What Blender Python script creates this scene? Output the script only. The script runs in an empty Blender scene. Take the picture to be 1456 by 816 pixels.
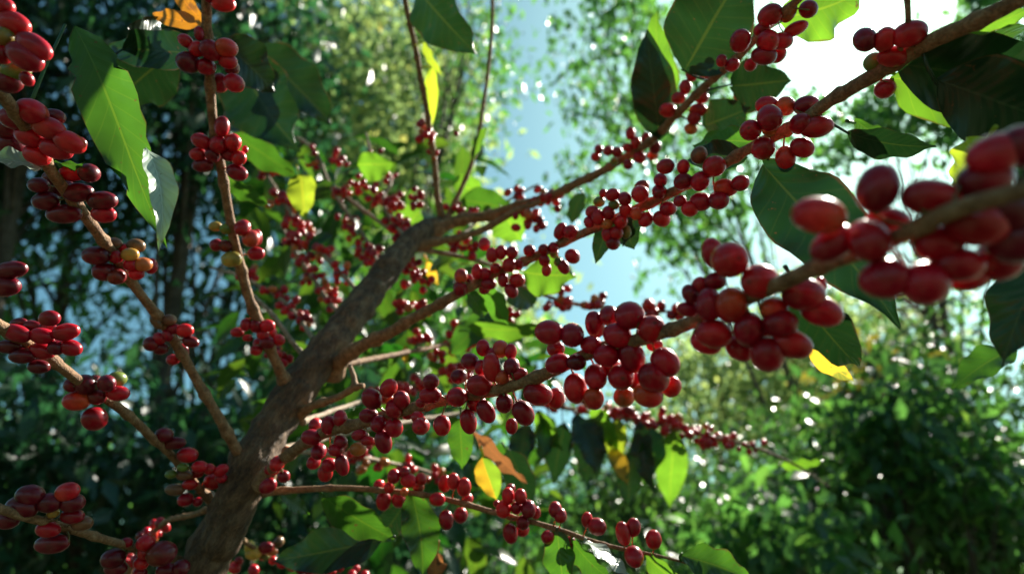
import bpy, math, random
import numpy as np
from mathutils import Vector, Matrix, noise

random.seed(7)
rng = np.random.default_rng(7)
scene = bpy.context.scene
COL = scene.collection
R = math.radians

# ------------------------------------------------------------------ camera
W0, H0, F = 1456.0, 816.0, 949.0
PITCH = R(25)
CAM = Vector((0, 0, 1.2))
cam_d = bpy.data.cameras.new('camera')
cam = bpy.data.objects.new('camera', cam_d)
COL.objects.link(cam)
cam.location = CAM
cam.rotation_euler = (R(90) + PITCH, 0, 0)
cam_d.sensor_width = 36
cam_d.lens = 36 * F / W0
cam_d.clip_start = 0.01
cam_d.clip_end = 2000
cam_d.dof.use_dof = True
cam_d.dof.focus_distance = 0.43
cam_d.dof.aperture_fstop = 5.4
cam_d.dof.aperture_blades = 0
scene.camera = cam
CR = Matrix.Rotation(R(90) + PITCH, 3, 'X')
VIEW = CR @ Vector((0, 0, -1))
RIGHT = CR @ Vector((1, 0, 0))
UP = CR @ Vector((0, 1, 0))

def P(px, py, d):
    """where a branch, berry or tree stands: bearing measured from the photograph, d metres ahead"""
    return CAM + CR @ Vector(((px - 728) / F * d, (408 - py) / F * d, -d))

# ------------------------------------------------------------------ light
SUN = (CR @ Vector((0.53, 0.41, -0.88))).normalized()
elev = math.asin(SUN.z)
azim = math.atan2(SUN.x, SUN.y)
w = bpy.data.worlds.new('World')
scene.world = w
w.use_nodes = True
nt = w.node_tree
bg = nt.nodes['Background']
sky = nt.nodes.new('ShaderNodeTexSky')
sky.sky_type = 'NISHITA'
sky.sun_disc = False
sky.sun_elevation = elev
sky.sun_rotation = azim
sky.air_density = 1.0
sky.dust_density = 2.2
sky.ozone_density = 2.5
tint = nt.nodes.new('ShaderNodeMix')
tint.data_type = 'RGBA'
tint.blend_type = 'MULTIPLY'
tint.inputs[0].default_value = 1.0
tint.inputs[7].default_value = (0.64, 1.04, 0.92, 1)
nt.links.new(sky.outputs[0], tint.inputs[6])
nt.links.new(tint.outputs[2], bg.inputs[0])
bg.inputs[1].default_value = 0.05
sl = bpy.data.lights.new('sun', 'SUN')
sl.energy = 5.0
sl.angle = R(0.5)
sl.color = (1.0, 0.94, 0.82)
so = bpy.data.objects.new('sun', sl)
COL.objects.link(so)
so.rotation_euler = SUN.to_track_quat('Z', 'Y').to_euler()
so.location = (0, 0, 30)
scene.view_settings.view_transform = 'Standard'
scene.view_settings.look = 'None'
scene.view_settings.exposure = 1.5
scene.view_settings.gamma = 1.0
scene.render.engine = 'CYCLES'
scene.cycles.max_bounces = 8
scene.cycles.transparent_max_bounces = 8
scene.cycles.sample_clamp_indirect = 6

# ------------------------------------------------------------------ helpers
def mesh_obj(name, verts, faces, mat, parent=None, origin=None, smooth=True, uv=None, attrs=None, colors=None):
    """one mesh object; verts in world coordinates, origin = its pivot in world coordinates"""
    me = bpy.data.meshes.new(name)
    v = np.asarray(verts, dtype=np.float32)
    o = np.array(origin if origin is not None else (0, 0, 0), dtype=np.float32)
    me.from_pydata((v - o).tolist() if len(v) < 90000 else [], [], faces if len(v) < 90000 else [])
    if len(v) >= 90000:
        f = np.asarray(faces, dtype=np.int32)
        k = f.shape[1]
        me.vertices.add(len(v)); me.vertices.foreach_set('co', (v - o).ravel())
        me.loops.add(f.size); me.loops.foreach_set('vertex_index', f.ravel())
        me.polygons.add(len(f))
        me.polygons.foreach_set('loop_start', np.arange(0, f.size, k, dtype=np.int32))
        me.update(calc_edges=True)
    if smooth:
        me.polygons.foreach_set('use_smooth', np.ones(len(me.polygons), dtype=bool))
    if uv is not None:
        lay = me.uv_layers.new(name='UVMap')
        li = np.zeros(len(me.loops), dtype=np.int32)
        me.loops.foreach_get('vertex_index', li)
        lay.data.foreach_set('uv', np.asarray(uv, dtype=np.float32)[li].ravel())
    for k, a in (attrs or {}).items():
        at = me.attributes.new(k, 'FLOAT', 'POINT')
        at.data.foreach_set('value', np.asarray(a, dtype=np.float32))
    for k, a in (colors or {}).items():
        at = me.attributes.new(k, 'FLOAT_COLOR', 'POINT')
        at.data.foreach_set('color', np.asarray(a, dtype=np.float32).ravel())
    me.materials.append(mat)
    me.update()
    ob = bpy.data.objects.new(name, me)
    COL.objects.link(ob)
    po = Vector((0, 0, 0))
    if parent:
        ob.parent = parent
        po = Vector(parent['_w'])
    ow = Vector(o.tolist())
    ob.location = ow - po
    ob['_w'] = tuple(ow)
    return ob

def empty(name, loc, label, cat, group=None):
    o = bpy.data.objects.new(name, None)
    COL.objects.link(o)
    o.empty_display_size = 0.05
    o.location = loc
    o['_w'] = tuple(loc)
    o['label'] = label
    o['category'] = cat
    if group:
        o['group'] = group
    return o

def spline(pts, step):
    """Catmull-Rom through (Vector, radius) -> dense list"""
    out = []
    n = len(pts)
    for i in range(n - 1):
        p0, r0 = pts[max(i - 1, 0)]; p1, r1 = pts[i]; p2, r2 = pts[i + 1]; p3, r3 = pts[min(i + 2, n - 1)]
        k = max(2, int((p2 - p1).length / step))
        for j in range(k):
            t = j / k
            a = -0.5 * t ** 3 + t * t - 0.5 * t
            b = 1.5 * t ** 3 - 2.5 * t * t + 1
            c = -1.5 * t ** 3 + 2 * t * t + 0.5 * t
            d = 0.5 * t ** 3 - 0.5 * t * t
            out.append((p0 * a + p1 * b + p2 * c + p3 * d, r1 + (r2 - r1) * t))
    out.append(pts[-1])
    return out

def tube(path, seg, rough=0.0, freq=60.0, v0=0):
    """path: list of (Vector, radius) -> verts, faces (closed ends)"""
    V, Fc = [], []
    n = len(path)
    ref = Vector((0.31, 0.2, 0.93))
    prev = None
    for i, (p, r) in enumerate(path):
        t = (path[min(i + 1, n - 1)][0] - path[max(i - 1, 0)][0]).normalized()
        if prev is None:
            a = t.cross(ref).normalized()
        else:
            a = (prev - t * prev.dot(t)).normalized()
        prev = a
        b = t.cross(a)
        for k in range(seg):
            an = 2 * math.pi * k / seg
            dv = a * math.cos(an) + b * math.sin(an)
            rr = r
            if rough:
                q = p + dv * r
                rr = r * (1 + rough * noise.noise(q * freq) + rough * 0.6 * noise.noise(q * freq * 2.7) + rough * 0.8 * noise.noise(q * freq * 0.3))
            V.append(tuple(p + dv * rr))
    for i in range(n - 1):
        for k in range(seg):
            k2 = (k + 1) % seg
            Fc.append((v0 + i * seg + k, v0 + i * seg + k2, v0 + (i + 1) * seg + k2, v0 + (i + 1) * seg + k))
    Fc.append(tuple(v0 + k for k in range(seg))[::-1])
    Fc.append(tuple(v0 + (n - 1) * seg + k for k in range(seg)))
    return V, Fc

# ------------------------------------------------------------------ materials
def new_mat(name):
    m = bpy.data.materials.new(name)
    m.use_nodes = True
    n = m.node_tree.nodes
    n.clear()
    out = n.new('ShaderNodeOutputMaterial')
    return m, n, m.node_tree.links, out

def bark_mat(name, c1, c2, c3, scale, bump, lichen=0.0, along=None):
    m, n, l, out = new_mat(name)
    bs = n.new('ShaderNodeBsdfPrincipled')
    tc = n.new('ShaderNodeNewGeometry')
    n1 = n.new('ShaderNodeTexNoise'); n1.inputs['Scale'].default_value = scale; n1.inputs['Detail'].default_value = 8; n1.inputs['Roughness'].default_value = 0.65
    n2 = n.new('ShaderNodeTexNoise'); n2.inputs['Scale'].default_value = scale * 4.5; n2.inputs['Detail'].default_value = 6
    pos = tc.outputs['Position']
    if along:
        dt = n.new('ShaderNodeVectorMath'); dt.operation = 'DOT_PRODUCT'; dt.inputs[1].default_value = along; l.new(pos, dt.inputs[0])
        sc = n.new('ShaderNodeVectorMath'); sc.operation = 'SCALE'; sc.inputs[0].default_value = [q * 0.62 for q in along]; l.new(dt.outputs['Value'], sc.inputs['Scale'])
        sb = n.new('ShaderNodeVectorMath'); sb.operation = 'SUBTRACT'; l.new(pos, sb.inputs[0]); l.new(sc.outputs[0], sb.inputs[1])
        pos = sb.outputs[0]
    l.new(pos, n1.inputs['Vector']); l.new(pos, n2.inputs['Vector'])
    cr = n.new('ShaderNodeValToRGB')
    e = cr.color_ramp.elements
    e[0].position = 0.32; e[0].color = (*c1, 1); e[1].position = 0.68; e[1].color = (*c3, 1)
    x = e.new(0.5); x.color = (*c2, 1)
    l.new(n1.outputs[0], cr.inputs[0])
    mx = n.new('ShaderNodeMix'); mx.data_type = 'RGBA'; mx.blend_type = 'MULTIPLY'; mx.inputs[0].default_value = 0.55
    cr2 = n.new('ShaderNodeValToRGB'); cr2.color_ramp.elements[0].position = 0.35; cr2.color_ramp.elements[0].color = (0.35, 0.33, 0.3, 1); cr2.color_ramp.elements[1].position = 0.6
    l.new(n2.outputs[0], cr2.inputs[0])
    l.new(cr.outputs[0], mx.inputs[6]); l.new(cr2.outputs[0], mx.inputs[7])
    col = mx.outputs[2]
    if lichen:
        n3 = n.new('ShaderNodeTexNoise'); n3.inputs['Scale'].default_value = scale * 0.8; n3.inputs['Detail'].default_value = 5
        l.new(tc.outputs['Position'], n3.inputs['Vector'])
        r3 = n.new('ShaderNodeValToRGB'); r3.color_ramp.elements[0].position = 0.56; r3.color_ramp.elements[1].position = 0.66
        l.new(n3.outputs[0], r3.inputs[0])
        m3 = n.new('ShaderNodeMix'); m3.data_type = 'RGBA'
        mu = n.new('ShaderNodeMath'); mu.operation = 'MULTIPLY'; mu.inputs[1].default_value = lichen
        l.new(r3.outputs[0], mu.inputs[0]); l.new(mu.outputs[0], m3.inputs[0])
        l.new(col, m3.inputs[6]); m3.inputs[7].default_value = (0.2, 0.2, 0.15, 1)
        col = m3.outputs[2]
    l.new(col, bs.inputs['Base Color'])
    bs.inputs['Roughness'].default_value = 0.8
    bp = n.new('ShaderNodeBump'); bp.inputs['Strength'].default_value = bump; bp.inputs['Distance'].default_value = 0.002
    ad = n.new('ShaderNodeMath'); ad.operation = 'ADD'
    l.new(n1.outputs[0], ad.inputs[0]); l.new(n2.outputs[0], ad.inputs[1]); l.new(ad.outputs[0], bp.inputs['Height'])
    l.new(bp.outputs[0], bs.inputs['Normal'])
    l.new(bs.outputs[0], out.inputs[0])
    return m

def leaf_mat(name, base, trans, tmix=0.45, rough=0.32, half=None, blotch=None):
    """coffee leaf: glossy skin, light through the blade, midrib and slanting side veins from the UV map"""
    m, n, l, out = new_mat(name)
    uv = n.new('ShaderNodeUVMap')
    sp = n.new('ShaderNodeSeparateXYZ'); l.new(uv.outputs[0], sp.inputs[0])
    geo = n.new('ShaderNodeNewGeometry')
    def math_(op, a, b=None):
        x = n.new('ShaderNodeMath'); x.operation = op
        for i, q in enumerate((a, b)):
            if q is None: continue
            if isinstance(q, (int, float)): x.inputs[i].default_value = q
            else: l.new(q, x.inputs[i])
        return x.outputs[0]
    au = math_('ABSOLUTE', math_('SUBTRACT', sp.outputs[0], 0.5))       # 0 at midrib .. 0.5 at edge
    mid = math_('LESS_THAN', au, 0.018)
    ph = math_('SUBTRACT', math_('MULTIPLY', sp.outputs[1], 11.0), math_('MULTIPLY', math_('POWER', au, 0.8), 3.2))
    fr = math_('ABSOLUTE', math_('SUBTRACT', math_('FRACT', ph), 0.5))   # 0 on a vein
    vein = n.new('ShaderNodeMapRange'); vein.inputs[1].default_value = 0.0; vein.inputs[2].default_value = 0.07; vein.inputs[3].default_value = 1.0; vein.inputs[4].default_value = 0.0
    l.new(fr, vein.inputs[0])
    veins = math_('MAXIMUM', math_('MULTIPLY', vein.outputs[0], 0.45), mid)
    nz = n.new('ShaderNodeTexNoise'); nz.inputs['Scale'].default_value = 45; nz.inputs['Detail'].default_value = 5
    l.new(geo.outputs['Position'], nz.inputs['Vector'])
    oi = n.new('ShaderNodeObjectInfo')
    def col_of(c, k):
        mx = n.new('ShaderNodeMix'); mx.data_type = 'RGBA'
        mx.inputs[6].default_value = (*[q * 0.72 for q in c], 1); mx.inputs[7].default_value = (*[min(1, q * 1.28) for q in c], 1)
        l.new(nz.outputs[0], mx.inputs[0])
        cur = mx.outputs[2]
        if half:
            sel = n.new('ShaderNodeMapRange'); sel.inputs[1].default_value = half[2] - 0.03; sel.inputs[2].default_value = half[2] + 0.03
            wob = math_('ADD', sp.outputs[0], math_('MULTIPLY', math_('SUBTRACT', nz.outputs[0], 0.5), 0.18))
            l.new(wob, sel.inputs[0])
            hm = n.new('ShaderNodeMix'); hm.data_type = 'RGBA'
            l.new(sel.outputs[0], hm.inputs[0]); l.new(cur, hm.inputs[6]); hm.inputs[7].default_value = (*half[k], 1)
            cur = hm.outputs[2]
        if blotch:
            b1 = n.new('ShaderNodeTexNoise'); b1.inputs['Scale'].default_value = 45; b1.inputs['Detail'].default_value = 3
            l.new(geo.outputs['Position'], b1.inputs['Vector'])
            br = n.new('ShaderNodeValToRGB'); br.color_ramp.elements[0].position = 0.58; br.color_ramp.elements[1].position = 0.64
            l.new(b1.outputs[0], br.inputs[0])
            hm = n.new('ShaderNodeMix'); hm.data_type = 'RGBA'
            l.new(br.outputs[0], hm.inputs[0]); l.new(cur, hm.inputs[6]); hm.inputs[7].default_value = (*blotch, 1)
            cur = hm.outputs[2]
        vm = n.new('ShaderNodeMix'); vm.data_type = 'RGBA'
        l.new(math_('MULTIPLY', veins, 0.5 if k == 0 else 0.6), vm.inputs[0])
        l.new(cur, vm.inputs[6])
        vc = [min(1, q * 1.7 + 0.015) for q in c] if k == 0 else [min(1, c[0] * 1.8 + .05), min(1, c[1] * 1.25 + .04), c[2] * 1.3]
        vm.inputs[7].default_value = (*vc, 1)
        hs = n.new('ShaderNodeHueSaturation')
        # brown specks and a scorched rim, where the noise says so
        sn = n.new('ShaderNodeTexNoise'); sn.inputs['Scale'].default_value = 210; sn.inputs['Detail'].default_value = 2
        l.new(geo.outputs['Position'], sn.inputs['Vector'])
        sr = n.new('ShaderNodeMapRange'); sr.inputs[1].default_value = 0.69; sr.inputs[2].default_value = 0.74; l.new(sn.outputs[0], sr.inputs[0])
        rim = n.new('ShaderNodeMapRange'); rim.inputs[1].default_value = 0.47; rim.inputs[2].default_value = 0.5
        l.new(math_('ADD', au, math_('MULTIPLY', math_('SUBTRACT', nz.outputs[0], 0.55), 0.16)), rim.inputs[0])
        bm = n.new('ShaderNodeMix'); bm.data_type = 'RGBA'
        l.new(math_('MULTIPLY', math_('MAXIMUM', sr.outputs[0], rim.outputs[0]), 0.75), bm.inputs[0])
        l.new(vm.outputs[2], bm.inputs[6]); bm.inputs[7].default_value = (0.12, 0.055, 0.02, 1)
        la = n.new('ShaderNodeAttribute'); la.attribute_name = 'tint'
        l.new(math_('ADD', math_('MULTIPLY', la.outputs['Fac'], -0.07), 0.5), hs.inputs['Hue'])
        vr = n.new('ShaderNodeMapRange'); vr.inputs[3].default_value = 0.75; vr.inputs[4].default_value = 1.2
        l.new(math_('ADD', oi.outputs['Random'], la.outputs['Fac']), vr.inputs[0]); vr.clamp = False; l.new(vr.outputs[0], hs.inputs['Value'])
        l.new(bm.outputs[2], hs.inputs['Color'])
        return hs.outputs[0]
    bs = n.new('ShaderNodeBsdfPrincipled')
    l.new(col_of(base, 0), bs.inputs['Base Color'])
    bs.inputs['Roughness'].default_value = rough
    bs.inputs['Specular IOR Level'].default_value = 0.5
    bp = n.new('ShaderNodeBump'); bp.inputs['Strength'].default_value = 0.24; bp.inputs['Distance'].default_value = 0.001; bp.invert = True
    l.new(math_('ADD', math_('MULTIPLY', math_('COSINE', math_('MULTIPLY', ph, 6.2832)), 0.5), math_('MULTIPLY', nz.outputs[0], 0.9)), bp.inputs['Height']); l.new(bp.outputs[0], bs.inputs['Normal'])
    tr = n.new('ShaderNodeBsdfTranslucent')
    l.new(col_of(trans, 1), tr.inputs['Color'])
    mx = n.new('ShaderNodeMixShader'); mx.inputs[0].default_value = tmix
    l.new(bs.outputs[0], mx.inputs[1]); l.new(tr.outputs[0], mx.inputs[2]); l.new(mx.outputs[0], out.inputs[0])
    return m

def foliage_mat(name, base, trans, tmix=0.45, rough=0.35, var=0.5):
    """small leaves of a crown: every leaf has its own hue (attribute tint)"""
    m, n, l, out = new_mat(name)
    at = n.new('ShaderNodeAttribute'); at.attribute_name = 'tint'
    def cc(c, yel):
        r = n.new('ShaderNodeValToRGB')
        e = r.color_ramp.elements
        e[0].position = 0; e[0].color = (c[0] * 0.55, c[1] * 0.62, c[2] * 0.8, 1)
        e[1].position = 1; e[1].color = (*yel, 1)
        a = e.new(0.5); a.color = (*c, 1)
        b = e.new(0.9); b.color = (c[0] * 1.6, c[1] * 1.25, c[2], 1)
        l.new(at.outputs['Fac'], r.inputs[0])
        return r.outputs[0]
    bs = n.new('ShaderNodeBsdfPrincipled')
    l.new(cc(base, (base[0] * 3.0, base[1] * 1.5, base[2])), bs.inputs['Base Color'])
    bs.inputs['Roughness'].default_value = rough
    bs.inputs['Specular IOR Level'].default_value = 0.75
    tr = n.new('ShaderNodeBsdfTranslucent'); l.new(cc(trans, (trans[0] * 2.2, trans[1] * 1.3, trans[2])), tr.inputs['Color'])
    mx = n.new('ShaderNodeMixShader'); mx.inputs[0].default_value = tmix
    l.new(bs.outputs[0], mx.inputs[1]); l.new(tr.outputs[0], mx.inputs[2]); l.new(mx.outputs[0], out.inputs[0])
    return m

def cherry_mat():
    m, n, l, out = new_mat('cherry_skin')
    tc = n.new('ShaderNodeAttribute'); tc.attribute_name = 'tint'
    ax = n.new('ShaderNodeAttribute'); ax.attribute_name = 'ax'
    geo = n.new('ShaderNodeNewGeometry')
    n1 = n.new('ShaderNodeTexNoise'); n1.inputs['Scale'].default_value = 120; n1.inputs['Detail'].default_value = 3
    n2 = n.new('ShaderNodeTexNoise'); n2.inputs['Scale'].default_value = 1100; n2.inputs['Detail'].default_value = 3
    l.new(geo.outputs['Position'], n1.inputs['Vector']); l.new(geo.outputs['Position'], n2.inputs['Vector'])
    v1 = n.new('ShaderNodeMapRange'); v1.inputs[1].default_value = 0.3; v1.inputs[2].default_value = 0.7; v1.inputs[3].default_value = 0.68; v1.inputs[4].default_value = 1.25
    l.new(n1.outputs[0], v1.inputs[0])
    hs = n.new('ShaderNodeHueSaturation'); l.new(tc.outputs['Color'], hs.inputs['Color']); l.new(v1.outputs[0], hs.inputs['Value'])
    # pale pin-prick lenticels
    r2 = n.new('ShaderNodeValToRGB'); r2.color_ramp.elements[0].position = 0.66; r2.color_ramp.elements[1].position = 0.74
    l.new(n2.outputs[0], r2.inputs[0])
    mu = n.new('ShaderNodeMath'); mu.operation = 'MULTIPLY'; mu.inputs[1].default_value = 0.22; l.new(r2.outputs[0], mu.inputs[0])
    mx = n.new('ShaderNodeMix'); mx.data_type = 'RGBA'; l.new(mu.outputs[0], mx.inputs[0]); l.new(hs.outputs[0], mx.inputs[6]); mx.inputs[7].default_value = (0.5, 0.2, 0.13, 1)
    # navel scar
    r3 = n.new('ShaderNodeMapRange'); r3.inputs[1].default_value = 0.975; r3.inputs[2].default_value = 1.0
    l.new(ax.outputs['Fac'], r3.inputs[0])
    m3 = n.new('ShaderNodeMix'); m3.data_type = 'RGBA'; l.new(r3.outputs[0], m3.inputs[0]); l.new(mx.outputs[2], m3.inputs[6]); m3.inputs[7].default_value = (0.10, 0.025, 0.015, 1)
    bs = n.new('ShaderNodeBsdfPrincipled')
    l.new(m3.outputs[2], bs.inputs['Base Color'])
    bs.inputs['Coat Weight'].default_value = 0.2
    bs.inputs['Coat Roughness'].default_value = 0.09
    bs.inputs['Subsurface Weight'].default_value = 0.3
    bs.inputs['Subsurface Radius'].default_value = (1.0, 0.25, 0.15)
    bs.inputs['Subsurface Scale'].default_value = 0.006
    rr = n.new('ShaderNodeMapRange'); rr.inputs[3].default_value = 0.22; rr.inputs[4].default_value = 0.42; l.new(n1.outputs[0], rr.inputs[0])
    l.new(rr.outputs[0], bs.inputs['Roughness'])
    bs.inputs['Specular IOR Level'].default_value = 0.34
    bs.inputs['Sheen Weight'].default_value = 0.0
    bs.inputs['Sheen Roughness'].default_value = 0.5
    bs.inputs['Sheen Tint'].default_value = (1, 0.8, 0.85, 1)
    bp = n.new('ShaderNodeBump'); bp.inputs['Strength'].default_value = 0.10; bp.inputs['Distance'].default_value = 0.0006
    l.new(n1.outputs[0], bp.inputs['Height']); l.new(bp.outputs[0], bs.inputs['Normal'])
    l.new(bs.outputs[0], out.inputs[0])
    return m

M_TRUNK = bark_mat('trunk_bark', (0.045, 0.022, 0.010), (0.125, 0.068, 0.032), (0.25, 0.15, 0.08), 120, 1.0, 0.12, tuple((P(600, 330, .91) - P(282, 840, .57)).normalized()))
M_BRANCH = bark_mat('branch_bark', (0.15, 0.066, 0.026), (0.29, 0.15, 0.064), (0.42, 0.26, 0.14), 140, 0.7, 0.1)
M_TWIG = bark_mat('lit_twig_bark', (0.2, 0.13, 0.08), (0.34, 0.24, 0.16), (0.45, 0.36, 0.26), 130, 0.4)  # bark paled: the light on the rear twigs is put into the colour
M_TREEBARK = bark_mat('shade_tree_bark', (0.05, 0.035, 0.025), (0.1, 0.075, 0.05), (0.17, 0.13, 0.1), 9, 0.8)
M_CHERRY = cherry_mat()
LM = {
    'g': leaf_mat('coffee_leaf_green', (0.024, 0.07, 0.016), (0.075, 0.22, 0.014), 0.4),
    'd': leaf_mat('coffee_leaf_shaded', (0.012, 0.034, 0.014), (0.014, 0.055, 0.01), 0.2, 0.34),  # leaf green darkened: shade from other leaves is put into the colour
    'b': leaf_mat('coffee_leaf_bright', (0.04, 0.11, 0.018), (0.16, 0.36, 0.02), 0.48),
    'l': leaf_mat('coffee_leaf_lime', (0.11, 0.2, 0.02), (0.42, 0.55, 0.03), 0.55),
    'y': leaf_mat('coffee_leaf_yellow', (0.5, 0.28, 0.03), (0.75, 0.45, 0.03), 0.5, 0.4, None, (0.2, 0.22, 0.03)),
    'o': leaf_mat('coffee_leaf_orange', (0.38, 0.16, 0.015), (0.5, 0.2, 0.012), 0.4, 0.4, None, (0.25, 0.1, 0.02)),
    'n': leaf_mat('coffee_leaf_brown', (0.2, 0.075, 0.025), (0.4, 0.16, 0.05), 0.3, 0.6, None, (0.08, 0.035, 0.015)),
    'h': leaf_mat('coffee_leaf_half_yellow', (0.06, 0.14, 0.02), (0.3, 0.5, 0.03), 0.5, 0.35, ((0.55, 0.33, 0.03), (0.8, 0.5, 0.03), 0.5)),
    'p': leaf_mat('coffee_leaf_pale_sheen', (0.3, 0.36, 0.29), (0.1, 0.2, 0.05), 0.2, 0.3),  # pale underside, with sky and sun sheen put into the base colour
    's': leaf_mat('coffee_leaf_glossy', (0.03, 0.08, 0.025), (0.08, 0.25, 0.02), 0.3, 0.22),
}

# ------------------------------------------------------------------ the coffee tree
tree_base = P(262, 830, 0.56)
tree_base = Vector((tree_base.x - 0.05, tree_base.y - 0.02, 0.0))
tree = empty('coffee_tree', tree_base, 'coffee tree with long branches of ripe red cherries, its brown trunk leaning right', 'coffee tree')

def trunk_path(px):
    pts = []
    for (x, y, d, wpx) in px:
        pts.append((P(x, y, d), wpx * 0.35 * d / F))
    return pts
tp = trunk_path([(282, 840, .57, 92), (318, 757, .58, 86), (356, 668, .60, 84), (398, 590, .64, 76), (440, 530, .68, 72), (486, 470, .73, 66), (527, 415, .79, 56), (565, 365, .85, 50), (600, 330, .91, 42)])
low = [(tree_base + Vector((0, 0, -0.05)), 0.042), (tree_base + Vector((0.005, 0.005, 0.5)), 0.034), (tp[0][0] + Vector((-0.012, -0.004, -0.3)), 0.030)]
tpath = spline(low + tp + trunk_path([(632, 318, .96, 26)]), 0.0035)
tpath = [(p, r * (1 + 0.13 * math.exp(-((i % 41) - 20) ** 2 / 14.0))) for i, (p, r) in enumerate(tpath)]
tv, tf = tube(tpath, 64, 0.13, 70)
# fine ridges running along the bark
tdir = (tp[-1][0] - tp[0][0]).normalized()
def ridge(v):
    p = Vector(v)
    q = (p - tdir * (p.dot(tdir) * 0.78)) * 260
    k = min(range(0, len(tpath), 6), key=lambda i: (tpath[i][0] - p).length_squared)
    o = p - tpath[k][0]; o -= tdir * o.dot(tdir)
    h = noise.noise(q) + 0.5 * noise.noise(q * 2.3)
    return tuple(p + o.normalized() * (0.0011 * h if p.z > 1.0 else 0))
tv = [ridge(v) for v in tv]
trunk = mesh_obj('trunk', tv, tf, M_TRUNK, tree, tuple(tree_base))

BR = {}
def branch(key, px, mat=M_BRANCH, nodes=0.04, seg=12):
    """px: list of (x, y, depth, width in photo pixels)"""
    pts = [(P(x, y, d), max(0.0009, wp * 0.43 * d / F)) for (x, y, d, wp) in px]
    path = spline(pts, 0.0035)
    s = random.random() * nodes
    out = []
    acc = 0
    jit = Vector((0, 0, 0))
    nxt = s
    for i, (p, r) in enumerate(path):
        if i: acc += (p - path[i - 1][0]).length
        wob = Vector((noise.noise(p * 22), noise.noise(p * 22 + Vector((9, 3, 1))), noise.noise(p * 22 + Vector((2, 7, 5))))) * r * 0.35
        dd = abs((acc - s) / nodes - round((acc - s) / nodes)) * nodes
        sw = 1 + 0.30 * math.exp(-(dd / (0.55 * r + 0.0012)) ** 2)
        out.append((p + wob, r * sw * (1 + 0.55 * math.exp(-acc / 0.012))))
    v, f = tube(out, seg, 0.10, 190)
    ob = mesh_obj('branch', v, f, mat, tree, tuple(pts[0][0]))
    BR[key] = (ob, [p for p, r in out], [r for p, r in out])
    return ob

branch('A', [(372, 690, .575, 22), (400, 655, .555, 19), (455, 617, .50, 20), (520, 600, .475, 19), (590, 580, .44, 18), (660, 563, .41, 19), (720, 550, .39, 20), (780, 530, .375, 20), (850, 498, .355, 21), (920, 478, .335, 22), (975, 460, .32, 23), (1060, 425, .285, 24), (1150, 385, .25, 27), (1260, 345, .22, 28), (1360, 300, .195, 30), (1490, 262, .175, 32)], nodes=0.045)
branch('B', [(470, 528, .70, 26), (500, 500, .67, 22), (560, 468, .63, 19), (620, 436, .61, 17), (690, 395, .60, 15), (745, 372, .595, 14), (800, 345, .585, 14), (860, 318, .56, 15), (940, 282, .53, 16), (1010, 245, .49, 17), (1070, 210, .47, 18), (1130, 180, .44, 19), (1180, 143, .42, 20), (1240, 110, .385, 24), (1310, 65, .36, 26), (1400, 25, .335, 26), (1500, -25, .31, 28)], nodes=0.042)
branch('C', [(600, 335, .92, 30), (640, 318, .94, 20), (700, 304, .95, 17), (760, 285, .93, 14), (820, 262, .89, 14), (870, 235, .84, 13), (920, 205, .78, 13), (960, 165, .70, 13), (1000, 125, .64, 13), (1045, 85, .58, 13), (1085, 45, .53, 13), (1130, 5, .49, 13), (1170, -40, .46, 13)])
branch('C2', [(575, 352, .88, 20), (640, 340, .90, 12), (690, 325, .91, 11), (730, 302, .91, 11), (775, 284, .91, 10)])
branch('D', [(375, 700, .585, 12), (410, 697, .58, 11), (460, 694, .575, 10), (530, 696, .575, 9), (600, 703, .575, 9), (660, 716, .57, 9), (720, 733, .56, 9), (780, 748, .545, 8), (840, 768, .535, 8), (885, 780, .53, 7), (940, 791, .525, 5), (975, 800, .52, 4), (1010, 812, .515, 4)])
branch('E', [(412, 556, .66, 20), (392, 515, .64, 16), (365, 450, .62, 17), (343, 385, .60, 16), (328, 310, .585, 15), (315, 240, .565, 15), (302, 160, .545, 15), (296, 80, .525, 16), (294, 0, .51, 17), (292, -60, .50, 17)])
branch('F', [(352, 668, .60, 18), (318, 605, .58, 16), (270, 525, .565, 15), (230, 460, .545, 15), (190, 405, .52, 16), (150, 345, .49, 17), (105, 285, .455, 18), (62, 225, .42, 19), (20, 155, .385, 20), (-30, 90, .35, 22)])
branch('G', [(312, 725, .605, 14), (285, 695, .59, 12), (245, 648, .565, 13), (205, 610, .535, 14), (160, 575, .505, 15), (110, 540, .475, 17), (60, 503, .445, 19), (10, 470, .42, 20), (-40, 440, .40, 22)])
branch('H', [(285, 800, .60, 14), (240, 792, .56, 12), (190, 778, .53, 12), (140, 763, .505, 13), (90, 748, .48, 14), (30, 733, .455, 15), (-30, 715, .44, 16)])
branch('stub', [(415, 592, .655, 20), (445, 578, .63, 14), (480, 565, .605, 12), (505, 550, .595, 10), (517, 549, .592, 9)])
branch('stub2', [(505, 553, .596, 9), (502, 535, .605, 8), (497, 520, .615, 7)])
branch('J', [(445, 520, .70, 10), (415, 485, .72, 8), (385, 445, .74, 8), (358, 418, .76, 6)], M_TWIG)
branch('I', [(325, 740, .64, 12), (350, 770, .70, 8), (390, 795, .73, 8), (440, 812, .76, 7), (500, 830, .78, 6)])
branch('K', [(520, 425, .82, 8), (500, 404, .90, 7), (465, 368, .98, 7), (435, 335, 1.04, 6), (405, 290, 1.1, 6), (380, 250, 1.15, 5), (350, 215, 1.2, 5)], M_TWIG)
branch('L', [(560, 385, .86, 7), (540, 378, .93, 6), (525, 346, 1.0, 6), (500, 312, 1.06, 6), (470, 265, 1.12, 5), (450, 218, 1.17, 5), (423, 195, 1.2, 5)], M_TWIG)
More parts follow.
